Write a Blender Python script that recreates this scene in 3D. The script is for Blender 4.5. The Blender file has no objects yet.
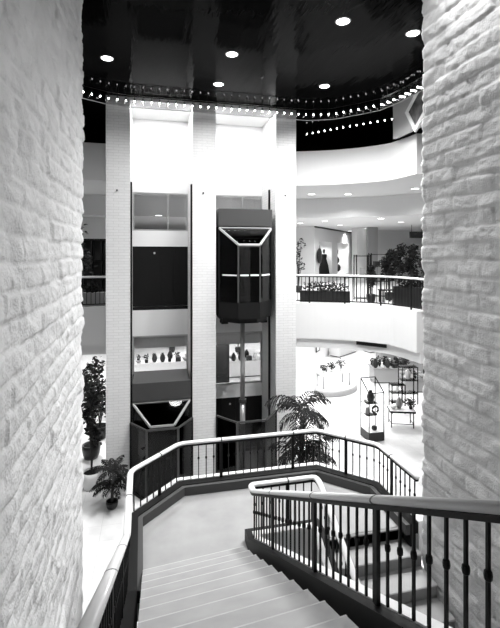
import bpy, bmesh, math, random
import numpy as np
from mathutils import Vector, Matrix
R = random.Random(7)
PI = math.pi
scn = bpy.context.scene
COL = scn.collection
EYE = 6.85          # camera height; lower floor 0, landing 2.6, middle level 5.2
TH = math.radians(13)
FPX, HY = 430.0, 254.0
S, CO = math.sin(TH), math.cos(TH)

def on_level(px, py, z):
    """place on the horizontal plane z that the photo shows at (px,py)"""
    Z = FPX * (EYE - z) / (py - HY); X = (px - 250) / FPX * Z
    return (CO * X + S * Z, -S * X + CO * Z)

# ------------------------------------------------------------------ materials
def mat(name, col, rough=0.6, spec=0.4, metal=0.0, bump=None, var=0.0, emit=None, ior=1.45):
    m = bpy.data.materials.new(name); m.use_nodes = True
    nt = m.node_tree; b = nt.nodes['Principled BSDF']
    c = (col, col, col, 1) if not isinstance(col, tuple) else (*col, 1)
    b.inputs['Base Color'].default_value = c
    b.inputs['Roughness'].default_value = rough
    b.inputs['Specular IOR Level'].default_value = spec
    b.inputs['Metallic'].default_value = metal
    b.inputs['IOR'].default_value = ior
    if emit:
        b.inputs['Emission Color'].default_value = (1, 1, 1, 1)
        b.inputs['Emission Strength'].default_value = emit
    tc = nt.nodes.new('ShaderNodeTexCoord')
    if var:
        n = nt.nodes.new('ShaderNodeTexNoise'); n.inputs['Scale'].default_value = 3.0; n.inputs['Detail'].default_value = 6
        r = nt.nodes.new('ShaderNodeMapRange'); r.inputs[1].default_value = .3; r.inputs[2].default_value = .7
        r.inputs[3].default_value = col * (1 - var); r.inputs[4].default_value = col * (1 + var)
        nt.links.new(tc.outputs['Object'], n.inputs['Vector']); nt.links.new(n.outputs[0], r.inputs[0])
        nt.links.new(r.outputs[0], b.inputs['Base Color'])
    if bump:
        sc, st, di = bump
        n = nt.nodes.new('ShaderNodeTexNoise'); n.inputs['Scale'].default_value = sc; n.inputs['Detail'].default_value = 5
        u = nt.nodes.new('ShaderNodeBump'); u.inputs['Strength'].default_value = st; u.inputs['Distance'].default_value = di
        nt.links.new(tc.outputs['Object'], n.inputs['Vector']); nt.links.new(n.outputs[0], u.inputs['Height'])
        nt.links.new(u.outputs[0], b.inputs['Normal'])
    return m

def brick_mat(name, col, mortar, w, h):
    m = mat(name, col, .65, .3); nt = m.node_tree; b = nt.nodes['Principled BSDF']
    tc = nt.nodes.new('ShaderNodeTexCoord'); sp = nt.nodes.new('ShaderNodeSeparateXYZ')
    ad = nt.nodes.new('ShaderNodeMath'); ad.operation = 'ADD'; cb = nt.nodes.new('ShaderNodeCombineXYZ')
    nt.links.new(tc.outputs['Object'], sp.inputs[0]); nt.links.new(sp.outputs[0], ad.inputs[0]); nt.links.new(sp.outputs[1], ad.inputs[1])
    nt.links.new(ad.outputs[0], cb.inputs[0]); nt.links.new(sp.outputs[2], cb.inputs[1])
    br = nt.nodes.new('ShaderNodeTexBrick'); br.inputs['Scale'].default_value = 1
    br.inputs['Brick Width'].default_value = w; br.inputs['Row Height'].default_value = h
    br.inputs['Mortar Size'].default_value = h * .07; br.inputs['Mortar Smooth'].default_value = .3
    br.inputs['Color1'].default_value = (col, col, col, 1); br.inputs['Color2'].default_value = (col * .95, col * .95, col * .95, 1)
    br.inputs['Mortar'].default_value = (mortar, mortar, mortar, 1)
    nt.links.new(cb.outputs[0], br.inputs['Vector']); nt.links.new(br.outputs['Color'], b.inputs['Base Color'])
    u = nt.nodes.new('ShaderNodeBump'); u.inputs['Strength'].default_value = .5; u.inputs['Distance'].default_value = .01; u.invert = True
    nt.links.new(br.outputs['Fac'], u.inputs['Height']); nt.links.new(u.outputs[0], b.inputs['Normal'])
    return m

def glass_mat(name, trans, tint, rough=.03):
    m = bpy.data.materials.new(name); m.use_nodes = True; nt = m.node_tree; nt.nodes.clear()
    o = nt.nodes.new('ShaderNodeOutputMaterial'); mx = nt.nodes.new('ShaderNodeMixShader')
    t = nt.nodes.new('ShaderNodeBsdfTransparent'); t.inputs[0].default_value = (trans, trans, trans, 1)
    g = nt.nodes.new('ShaderNodeBsdfGlossy'); g.inputs['Color'].default_value = (tint, tint, tint, 1); g.inputs['Roughness'].default_value = rough
    f = nt.nodes.new('ShaderNodeFresnel'); f.inputs['IOR'].default_value = 1.35
    nt.links.new(f.outputs[0], mx.inputs[0]); nt.links.new(t.outputs[0], mx.inputs[1]); nt.links.new(g.outputs[0], mx.inputs[2])
    nt.links.new(mx.outputs[0], o.inputs[0]); return m

M = {}
M['slump'] = mat('white_painted_slump_block', .74, .75, .25, bump=(45, .8, .012), var=.07)
M['brick'] = brick_mat('white_painted_brick', .74, .56, .30, .082)
M['white'] = mat('white_plaster', .73, .7, .2, bump=(60, .05, .002))
M['ceil'] = mat('pale_ceiling_plaster', .78, .8, .1)
M['carpet'] = mat('grey_carpet', .36, .95, .05, bump=(160, .35, .006), var=.08)
M['nosing'] = mat('painted_edge_highlight', .52, .9, .05, bump=(160, .3, .004))  # paler than the treads: light on the step edge painted into the colour
M['carpet_dark'] = mat('dark_grey_carpet_base', .10, .95, .05, bump=(160, .3, .005))
M['black'] = mat('black_painted_steel', .007, .5, .2)
M['blackmatt'] = mat('matt_black_panel', .010, .6, .12)
M['shaft'] = mat('dark_shaft_lining', .012, .7, .1)
M['rail'] = mat('white_enamel_rail', .88, .25, .5)
M['grey'] = mat('mid_grey_metal', .05, .4, .4, bump=(30, .05, .002))
M['steel'] = mat('brushed_steel', .45, .3, .5, metal=.6)
M['trim'] = mat('light_metal_trim', .48, .35, .5)
M['glass'] = glass_mat('clear_glass', .9, .9)
M['tint'] = glass_mat('smoked_glass', .28, .7)
M['val'] = glass_mat('clear_plastic_valance', .78, 1.0, .15)
M['bulb'] = mat('lit_bulb', .9, .3, .4, emit=24)
M['lens'] = mat('lit_lens', .9, .3, .4, emit=14)
M['lenssoft'] = mat('lit_soft_lens', .9, .3, .4, emit=6)
M['leaf'] = mat('dark_leaf', .018, .6, .15)
M['leaf2'] = mat('mid_leaf', .05, .6, .2)
M['leaf3'] = mat('pale_leaf', .25, .5, .4)
M['bark'] = mat('brown_bark', .05, .9, .1, bump=(40, .5, .01))
M['soil'] = mat('dark_soil', .015, 1, .05, bump=(50, .6, .02))
M['pot'] = mat('white_glazed_pot', .72, .4, .4)
M['darkpot'] = mat('black_glazed_pot', .02, .3, .4)
M['skin'] = mat('pale_mannequin', .5, .5, .3)
M['cloth'] = mat('black_cloth', .015, .9, .1)
M['gware'] = mat('grey_ware', .3, .5, .4)
M['paleware'] = mat('pale_grey_laminate', .55, .4, .3)
M['wware'] = mat('white_ware', .8, .4, .4)
M['dware'] = mat('black_ware', .02, .4, .4)
M['midwall'] = mat('grey_plaster', .42, .7, .2)
M['speck'] = mat('dark_speckled_print', .10, .6, .2, var=.95)
M['backwall'] = mat('pale_shop_wall', .70, .7, .2)

def floor_mat():
    m = mat('pale_polished_tile', .82, .22, .4); nt = m.node_tree; b = nt.nodes['Principled BSDF']
    tc = nt.nodes.new('ShaderNodeTexCoord'); br = nt.nodes.new('ShaderNodeTexBrick'); br.offset = 0
    br.inputs['Scale'].default_value = 1; br.inputs['Brick Width'].default_value = .6; br.inputs['Row Height'].default_value = .6
    br.inputs['Mortar Size'].default_value = .004
    br.inputs['Color1'].default_value = (.82,) * 3 + (1,); br.inputs['Color2'].default_value = (.80,) * 3 + (1,); br.inputs['Mortar'].default_value = (.62,) * 3 + (1,)
    nz = nt.nodes.new('ShaderNodeTexNoise'); nz.inputs['Scale'].default_value = 1.3; nz.inputs['Detail'].default_value = 8
    mr = nt.nodes.new('ShaderNodeMapRange'); mr.inputs[1].default_value = .35; mr.inputs[2].default_value = .65; mr.inputs[3].default_value = .86; mr.inputs[4].default_value = 1.05
    mx = nt.nodes.new('ShaderNodeVectorMath'); mx.operation = 'SCALE'
    nt.links.new(tc.outputs['Object'], br.inputs['Vector']); nt.links.new(tc.outputs['Object'], nz.inputs['Vector']); nt.links.new(nz.outputs[0], mr.inputs[0])
    nt.links.new(br.outputs['Color'], mx.inputs[0]); nt.links.new(mr.outputs[0], mx.inputs['Scale']); nt.links.new(mx.outputs[0], b.inputs['Base Color'])
    return m
M['floor'] = floor_mat()

def slat_mat():
    m = mat('black_gloss_slat_ceiling', .003, .07, .5, ior=1.07); nt = m.node_tree; b = nt.nodes['Principled BSDF']
    tc = nt.nodes.new('ShaderNodeTexCoord'); mp = nt.nodes.new('ShaderNodeMapping')
    mp.inputs['Rotation'].default_value = (0, 0, TH); mp.inputs['Scale'].default_value = (2.6, .35, 1)
    n = nt.nodes.new('ShaderNodeTexNoise'); n.inputs['Scale'].default_value = 1.6; n.inputs['Detail'].default_value = 3
    u = nt.nodes.new('ShaderNodeBump'); u.inputs['Strength'].default_value = .25; u.inputs['Distance'].default_value = .05
    nt.links.new(tc.outputs['Object'], mp.inputs[0]); nt.links.new(mp.outputs[0], n.inputs['Vector'])
    nt.links.new(n.outputs[0], u.inputs['Height']); nt.links.new(u.outputs[0], b.inputs['Normal'])
    return m
M['slat'] = slat_mat()

# ------------------------------------------------------------------ helpers
def BM(): return bmesh.new()

def box(bm, x0, x1, y0, y1, z0, z1):
    v = [bm.verts.new((x, y, z)) for z in (z0, z1) for x, y in ((x0, y0), (x1, y0), (x1, y1), (x0, y1))]
    for f in ((3, 2, 1, 0), (4, 5, 6, 7), (0, 1, 5, 4), (1, 2, 6, 5), (2, 3, 7, 6), (3, 0, 4, 7)):
        bm.faces.new([v[i] for i in f])

def prism(bm, pts, z0, z1):
    a = [bm.verts.new((x, y, z0)) for x, y in pts]; b = [bm.verts.new((x, y, z1)) for x, y in pts]
    n = len(pts); bm.faces.new(a[::-1]); bm.faces.new(b)
    for i in range(n): bm.faces.new((a[i], a[(i + 1) % n], b[(i + 1) % n], b[i]))

def sprism(bm, prof, x0, x1):
    """profile in (y,z) extruded along x"""
    a = [bm.verts.new((x0, y, z)) for y, z in prof]; b = [bm.verts.new((x1, y, z)) for y, z in prof]
    n = len(prof); bm.faces.new(a); bm.faces.new(b[::-1])
    for i in range(n): bm.faces.new((a[i], b[i], b[(i + 1) % n], a[(i + 1) % n]))

def lathe(bm, prof, cx=0, cy=0, cz=0, n=16, sx=1, sy=1, cap=True):
    rings = []
    for r, z in prof:
        rings.append([bm.verts.new((cx + sx * r * math.cos(2 * PI * k / n), cy + sy * r * math.sin(2 * PI * k / n), cz + z)) for k in range(n)])
    for i in range(len(rings) - 1):
        for k in range(n):
            bm.faces.new((rings[i][k], rings[i][(k + 1) % n], rings[i + 1][(k + 1) % n], rings[i + 1][k]))
    if cap: bm.faces.new(rings[0][::-1]); bm.faces.new(rings[-1])

def tube(bm, pts, r, n=8, r1=None):
    pts = [Vector(p) for p in pts]; rings = []
    for i, p in enumerate(pts):
        t = (pts[min(i + 1, len(pts) - 1)] - pts[max(i - 1, 0)]).normalized()
        a = t.cross(Vector((0, 0, 1)))
        a = a.normalized() if a.length > 1e-3 else Vector((1, 0, 0))
        b = a.cross(t)
        rr = r if r1 is None else r + (r1 - r) * i / (len(pts) - 1)
        rings.append([bm.verts.new(p + a * rr * math.cos(2 * PI * k / n) + b * rr * math.sin(2 * PI * k / n)) for k in range(n)])
    for i in range(len(rings) - 1):
        for k in range(n):
            bm.faces.new((rings[i][k], rings[i][(k + 1) % n], rings[i + 1][(k + 1) % n], rings[i + 1][k]))
    bm.faces.new(rings[0][::-1]); bm.faces.new(rings[-1])

def sweep(bm, pts, prof):
    """profile of (side, up); side is to the right of travel, kept horizontal and mitred"""
    pts = [Vector(p) for p in pts]; N = len(pts); rings = []
    for i, p in enumerate(pts):
        ds = []
        if i > 0: ds.append((pts[i] - pts[i - 1]).xy.normalized())
        if i < N - 1: ds.append((pts[i + 1] - pts[i]).xy.normalized())
        d = sum(ds, Vector((0, 0))).normalized(); s = Vector((d.y, -d.x))
        k = 1.0 / max(.4, d.dot(ds[0]))
        rings.append([bm.verts.new((p.x + s.x * a * k, p.y + s.y * a * k, p.z + b)) for a, b in prof])
    n = len(prof)
    for i in range(N - 1):
        for k in range(n):
            bm.faces.new((rings[i][k], rings[i][(k + 1) % n], rings[i + 1][(k + 1) % n], rings[i + 1][k]))
    bm.faces.new(rings[0][::-1]); bm.faces.new(rings[-1])

def rect(a0, a1, b0, b1): return [(a0, b0), (a1, b0), (a1, b1), (a0, b1)]
def ell(a, b, n=14): return [(a * math.cos(2 * PI * k / n), b * math.sin(2 * PI * k / n)) for k in range(n)]

def fillet(pts, r, n=5):
    pts = [Vector(p) for p in pts]; out = [pts[0]]
    for i in range(1, len(pts) - 1):
        a, p, b = pts[i - 1], pts[i], pts[i + 1]
        u = (a - p); v = (b - p); rr = min(r, u.length * .45, v.length * .45)
        A = p + u.normalized() * rr; B = p + v.normalized() * rr
        for k in range(n + 1):
            t = k / n; out.append(A * (1 - t) ** 2 + p * 2 * t * (1 - t) + B * t * t)
    out.append(pts[-1]); return out

def obj(name, bm, m, parent=None, smooth=False, loc=None):
    bmesh.ops.recalc_face_normals(bm, faces=bm.faces)
    me = bpy.data.meshes.new(name); bm.to_mesh(me); bm.free()
    if smooth:
        for p in me.polygons: p.use_smooth = True
    me.materials.append(m)
    o = bpy.data.objects.new(name, me); COL.objects.link(o)
    if parent is not None:
        o.parent = parent
    if loc is not None: o.location = loc
    return o

def tag(o, label, cat, group=None):
    o['label'] = label; o['category'] = cat
    if group: o['group'] = group
    return o

def thing(name, label, cat, loc=(0, 0, 0), rotz=0, group=None):
    o = bpy.data.objects.new(name, None); COL.objects.link(o); o.empty_display_size = .1
    o.location = loc; o.rotation_euler = (0, 0, rotz)
    return tag(o, label, cat, group)

def struct(name, bm, m, parent=None, smooth=False):
    o = obj(name, bm, m, parent, smooth)
    if parent is None: o['kind'] = 'structure'
    return o

def sempty(name, loc=(0, 0, 0)):
    o = bpy.data.objects.new(name, None); COL.objects.link(o); o.location = loc; o['kind'] = 'structure'; return o

def dup(root, loc, rotz=0, label=None, scale=None):
    r = root.copy(); COL.objects.link(r); r.location = loc; r.rotation_euler = (0, 0, rotz)
    if scale: r.scale = (scale,) * 3
    if label: r['label'] = label
    for ch in list(root.children):
        c = ch.copy(); COL.objects.link(c); c.parent = r
        for g in list(ch.children):
            d = g.copy(); COL.objects.link(d); d.parent = c
    return r

def inst(src, parent, loc, rotz=0):
    c = src.copy(); COL.objects.link(c); c.parent = parent; c.location = loc; c.rotation_euler = (0, 0, rotz); return c

def spot(loc, energy, size=2.4, blend=.8, radius=.15, tgt=None):
    l = bpy.data.lights.new('downlight_or_fill', 'SPOT'); l.energy = energy; l.spot_size = size; l.spot_blend = blend; l.shadow_soft_size = radius
    o = bpy.data.objects.new('downlight_or_fill', l); COL.objects.link(o); o.location = loc
    if tgt is not None:
        o.rotation_euler = (Vector(tgt) - Vector(loc)).to_track_quat('-Z', 'Y').to_euler()
    return o

def area(loc, energy, sx, sy, rot=(0, 0, 0)):
    l = bpy.data.lights.new('bay_fill_lamp', 'AREA'); l.shape = 'RECTANGLE'; l.size = sx; l.size_y = sy; l.energy = energy
    o = bpy.data.objects.new('bay_fill_lamp', l); COL.objects.link(o); o.location = loc; o.rotation_euler = rot
    return o

def point(loc, energy, r=.2):
    l = bpy.data.lights.new('bulb_lamp', 'POINT'); l.energy = energy; l.shadow_soft_size = r
    o = bpy.data.objects.new('bulb_lamp', l); COL.objects.link(o); o.location = loc
    return o

# ------------------------------------------------------------------ rough block walls
rng = np.random.default_rng(3)
def vnoise(u, v, seed):
    g = np.random.default_rng(seed).random((256, 256))
    iu = np.floor(u).astype(int); iv = np.floor(v).astype(int); fu = u - iu; fv = v - iv
    fu = fu * fu * (3 - 2 * fu); fv = fv * fv * (3 - 2 * fv)
    a = g[iu % 256, iv % 256]; b = g[(iu + 1) % 256, iv % 256]; c = g[iu % 256, (iv + 1) % 256]; d = g[(iu + 1) % 256, (iv + 1) % 256]
    return (a * (1 - fu) + b * fu) * (1 - fv) + (c * (1 - fu) + d * fu) * fv

def block_wall(name, face_x, y_near, y_far, sign, ztop, seed):
    """face at x=face_x looking along sign*x; turns the corner at y_far and runs back .5 m"""
    H, L, T = .212, .43, .45
    ys = np.concatenate([np.arange(-5, y_near, .25), np.arange(y_near, y_far, .024), [y_far]])
    ends = np.arange(.03, T + .001, .03)
    s = np.concatenate([ys - y_far, ends]); z = np.concatenate([[0], np.arange(.02, ztop, .022), [ztop]])
    Sg, Zg = np.meshgrid(s, z, indexing='ij')
    wob = (vnoise(Sg * 1.1 + 9, Zg * .6 + 5, seed + 9) - .5) * .045 + (vnoise(Sg * 3 + 9, Zg * 2.6 + 5, seed + 11) - .5) * .026
    zz = Zg + wob
    row = np.floor(zz / H).astype(int); fz = zz / H - row
    hsh = np.random.default_rng(seed + 1).random(4096)
    sj = Sg + (vnoise(Sg * 2, Zg * 9, seed + 5) - .5) * .03
    uu = sj / L + .5 * (row % 2) + 40 + .25 * hsh[(row * 7) % 4096]
    cu = np.floor(uu).astype(int); fu = uu - cu
    dz = np.minimum(fz, 1 - fz) * H; du = np.minimum(fu, 1 - fu) * L
    ez = np.clip(dz / (.018 + .026 * vnoise(Sg * 3, Zg * 5, seed + 6)), 0, 1); eu = np.clip(du / .03, 0, 1)
    pil = np.sqrt(np.clip(1 - (1 - ez) ** 2, 0, 1)) * (.35 + .65 * np.sqrt(np.clip(1 - (1 - eu) ** 2, 0, 1)))
    kk = (row * 131 + cu * 17) % 4096
    off = hsh[kk]; til = hsh[(kk * 3 + 11) % 4096] - .5; tiu = hsh[(kk * 5 + 7) % 4096] - .5
    sag = (vnoise(Sg * 4 + 3, Zg * 5 + 3, seed + 2) - .5) * .026 + (vnoise(Sg * 11 + 3, Zg * 17 + 3, seed + 3) - .5) * .018 + (vnoise(Sg * 30 + 3, Zg * 40 + 3, seed + 4) - .5) * .010
    bulge = .006 * np.sin(PI * np.clip(fz, 0, 1)) * (1.2 - fz)
    d = (.021 * pil + (off - .5) * .022 + til * (fz - .5) * .030 + tiu * (fu - .5) * .02 + bulge) * (.35 + .65 * pil) + sag * (.4 + .6 * pil)
    nx = np.where(s <= 0, 1.0, 0.0); ny = np.where(s > 0, 1.0, 0.0)
    k = int(np.argmin(np.abs(s))); nx[k] = ny[k] = .75
    X = face_x + sign * (d * nx[:, None]) - sign * np.maximum(Sg, 0)
    Y = y_far + np.minimum(Sg, 0) + d * ny[:, None]
    ns, nz = Sg.shape
    co = np.stack([X, Y, Zg], -1).reshape(-1, 3)
    i = np.arange(ns - 1)[:, None] * nz + np.arange(nz - 1)[None, :]
    q = np.stack([i, i + 1, i + nz + 1, i + nz], -1).reshape(-1, 4)
    if sign > 0: q = q[:, ::-1]
    # back of the wall
    xb = face_x - sign * T
    b0 = len(co)
    co = np.concatenate([co, [[xb, -5, 0], [xb, -5, ztop], [xb, y_far, 0], [xb, y_far, ztop], [face_x, -5, 0], [face_x, -5, ztop]]])
    faces = q.tolist() + [[b0, b0 + 1, b0 + 3, b0 + 2], [b0, b0 + 4, b0 + 5, b0 + 1]]
    me = bpy.data.meshes.new(name); me.from_pydata(co.tolist(), [], faces); me.update()
    for p in me.polygons: p.use_smooth = True
    me.materials.append(M['slump'])
    o = bpy.data.objects.new(name, me); COL.objects.link(o); o['kind'] = 'structure'; return o

ZC = 11.4
LWX, LWY = -1.0, 6.72
RWX, RWY = 3.97, 5.66
block_wall('wall_left', LWX, 1.6, LWY, 1, ZC, 20)
block_wall('wall_right', RWX, 3.0, RWY, -1, ZC, 50)

# ------------------------------------------------------------------ floor, ceiling, level slabs
b = BM(); box(b, -14, 32, -7, 48, -.3, 0); struct('floor', b, M['floor'])
b = BM(); box(b, -14, 32, -7, 48, ZC, ZC + .25); struct('ceiling', b, M['slat'])
# floor of the upper landing the stair starts from, behind the viewer
b = BM(); box(b, LWX + .05, RWX - .05, -5, .64, 4.75, 5.2); struct('floor_upper_landing', b, M['carpet'])
b = BM(); box(b, LWX - .45, RWX + .45, -5.3, -5, 0, ZC); struct('wall_rear', b, M['white'])

edge = [on_level(x, y, 5.2) for x, y in ((292, 303), (320, 303.4), (350, 304.4), (383, 306.4), (400, 308.6), (421, 312.6), (445, 319), (470, 328))]
edge = [Vector((x, y, 0)) for x, y in edge]
def smooth_curve(p, n=5):
    out = []
    for i in range(len(p) - 1):
        a = p[max(i - 1, 0)]; b_ = p[i]; c = p[i + 1]; d = p[min(i + 2, len(p) - 1)]
        for k in range(n):
            t = k / n
            out.append(.5 * ((2 * b_) + (c - a) * t + (2 * a - 5 * b_ + 4 * c - d) * t * t + (3 * b_ - a - 3 * c + d) * t ** 3))
    out.append(p[-1]); return out
EC = smooth_curve(edge)
ecx = [(p.x, p.y) for p in EC]
EY = 14.1     # left balcony edge
def region(back=0.0, left=EY):
    q = []
    for i, p in enumerate(EC):
        t = (EC[min(i + 1, len(EC) - 1)] - EC[max(i - 1, 0)]).normalized(); n = Vector((-t.y, t.x, 0))
        q.append((p.x + n.x * back, p.y + n.y * back))
    return q
def slab(name, z0, z1, back, m):
    """a level slab: front edge follows the atrium curve, everything behind it is solid to the back wall"""
    q = region(back); b = BM(); yb = max(14.8, EY + back)
    q = [p for i, p in enumerate(q) if i == 0 or p[0] > q[i - 1][0] - .0]
    fr = [(-13, EY + back), (-1.3, EY + back), (-1.29, yb), (q[0][0] - .02, yb)] + q + [(31, q[-1][1])]
    T = [[b.verts.new((x, y, z1)) for x, y in fr], [b.verts.new((x, 46, z1)) for x, y in fr]]
    B = [[b.verts.new((x, y, z0)) for x, y in fr], [b.verts.new((x, 46, z0)) for x, y in fr]]
    for i in range(len(fr) - 1):
        b.faces.new((T[0][i], T[0][i + 1], T[1][i + 1], T[1][i])); b.faces.new((B[0][i], B[1][i], B[1][i + 1], B[0][i + 1]))
        b.faces.new((T[0][i], B[0][i], B[0][i + 1], T[0][i + 1])); b.faces.new((T[1][i], T[1][i + 1], B[1][i + 1], B[1][i]))
    for i in (0, -1): b.faces.new((T[0][i], T[1][i], B[1][i], B[0][i]))
    return struct(name, b, m)
slab('floor_middle_level', 4.02, 5.2, 0, M['white'])
slab('ceiling_lower_level', 3.70, 4.015, .12, M['ceil'])
slab('floor_upper_level', 9.15, 10.3, 0, M['white'])
slab('ceiling_middle_level', 8.35, 9.145, 3.5, M['ceil'])
# outer walls of the shopping levels
b = BM(); box(b, -13, 31, 46, 46.3, 0, ZC); struct('wall_back', b, M['backwall'])
b = BM(); box(b, -13.3, -13, -6, 46, 0, ZC); struct('wall_far_left', b, M['backwall'])
b = BM(); box(b, 31, 31.3, -6, 46, 0, ZC); struct('wall_far_right', b, M['backwall'])

# ------------------------------------------------------------------ lift tower: pillars, back wall
PY = 12.9; BYK = 14.6
pil = [(-1.25, -.58), (1.22, 1.92), (3.81, 4.47)]
for x0, x1 in pil:
    b = BM(); box(b, x0, x1, PY, 14.72, 0, ZC); struct('pillar', b, M['brick'])
bays = [(-.58, 1.22), (1.92, 3.81)]
for i, (x0, x1) in enumerate(bays):
    side = 'left_bay' if i == 0 else 'right_bay'
    b = BM()
    box(b, x0, x1, BYK, BYK + .1, 4.15, 5.0); box(b, x0, x1, BYK, BYK + .1, 7.1, 7.62); box(b, x0, x1, BYK, BYK + .1, 8.88, ZC)
    if i: box(b, x0, x1, BYK, BYK + .1, 1.9, 2.35)
    struct('wall_lift_' + side, b, M['white'])
    b = BM(); box(b, x0, x1, PY - .02, BYK, ZC - .10, ZC - .003); struct('ceiling_lift_' + side, b, M['white'])
    if not i:
        b = BM(); box(b, x0, x1, BYK, BYK + .1, 1.9, 2.9); struct('wall_lift_sill', b, M['blackmatt'])
    for lv, (z0, z1) in enumerate(((2.35 if i else 2.9, 4.15), (7.62, 8.88))):
        w = sempty('window_%d' % (i * 2 + lv + 1), ((x0 + x1) / 2, BYK + .05, z0))
        h = z1 - z0; hw = (x1 - x0) / 2; b = BM()
        box(b, -hw, hw, -.04, .04, 0, .05); box(b, -hw, hw, -.04, .04, h - .05, h); box(b, -hw, -hw + .05, -.04, .04, .05, h - .05); box(b, hw - .05, hw, -.04, .04, .05, h - .05)
        if lv: box(b, .22, .26, -.04, .04, .05, h - .05)
        obj('window_frame', b, M['steel'], w)
        b = BM(); box(b, -hw + .05, hw - .05, -.006, .006, .05, h - .05); obj('pane', b, M['glass'], w)
    for lv, z0 in enumerate((0, 5.2)):
        d = sempty('door_%d' % (i * 2 + lv + 1), ((x0 + x1) / 2, BYK + .05, z0))
        hw = (x1 - x0) / 2; b = BM()
        for a0, a1 in ((-hw, -hw * .5), (-hw * .5, 0), (0, hw * .5), (hw * .5, hw)):
            box(b, a0 + .004, a1 - .004, -.03, .0, .12 - .2 * lv, 1.9)
        box(b, -hw, hw, .0, .03, .12 - .2 * lv, 1.9)
        obj('door_panel', b, M['blackmatt'], d)
        b = BM(); box(b, -hw, hw, -.05, .05, -.2 * lv, .10 - .2 * lv); obj('threshold', b, M['black'], d)
        b = BM(); lathe(b, [(.03, 0), (.035, .012), (.02, .02)], 0, 0, 0, 12)
        bmesh.ops.rotate(b, cent=(0, 0, 0), matrix=Matrix.Rotation(PI / 2, 3, 'X'), verts=b.verts)
        obj('indicator', b, M['trim'], d, loc=(-.2, -.03, 1.68))
# small fixtures on the pillar faces
nm = ('left', 'middle', 'right')
for (x0, x1), n_ in zip(pil, nm):
    b = BM(); lathe(b, [(.028, 0), (.028, .03), (.015, .04)], 0, 0, 0, 12)
    bmesh.ops.rotate(b, cent=(0, 0, 0), matrix=Matrix.Rotation(PI / 2, 3, 'X'), verts=b.verts)
    o = obj('wall_fixture', b, M['grey'], loc=((x0 + x1) / 2 - .03, PY - .001, 8.68)); tag(o, 'tiny round grey fixture high on the %s white brick pillar' % n_, 'fixture')
# guide rails
for x, y, n_ in ((-.555, 13.05, 'left jamb of the left lift bay'), (1.195, 13.05, 'right jamb of the left lift bay'), (3.785, 13.6, 'right jamb of the right lift bay')):
    b = BM(); box(b, -.025, .025, -.04, .04, 0, 8.95); box(b, -.012, .012, -.08, -.04, 0, 8.95)
    o = obj('guide_rail', b, M['black'], loc=(x, y, 0)); tag(o, 'black vertical steel guide rail on the ' + n_, 'rail')

# ------------------------------------------------------------------ lift cars
def quadplate(bm, p, th):
    p = [Vector(q) for q in p]; n = (p[1] - p[0]).cross(p[2] - p[0]).normalized() * th
    a = [bm.verts.new(q) for q in p]; c = [bm.verts.new(q + n) for q in p]; k = len(p)
    bm.faces.new(a[::-1]); bm.faces.new(c)
    for i in range(k): bm.faces.new((a[i], a[(i + 1) % k], c[(i + 1) % k], c[i]))

def bar(bm, a, b_, w):
    a = Vector(a); b_ = Vector(b_); t = (b_ - a).normalized(); u = t.cross(Vector((0, 0, 1)))
    u = u.normalized() if u.length > .01 else Vector((1, 0, 0)); v = u.cross(t)
    q = [[bm.verts.new(p + u * s1 * w + v * s2 * w) for s1, s2 in ((-1, -1), (1, -1), (1, 1), (-1, 1))] for p in (a, b_)]
    bm.faces.new(q[0][::-1]); bm.faces.new(q[1])
    for k in range(4): bm.faces.new((q[0][k], q[0][(k + 1) % 4], q[1][(k + 1) % 4], q[1][k]))

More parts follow.
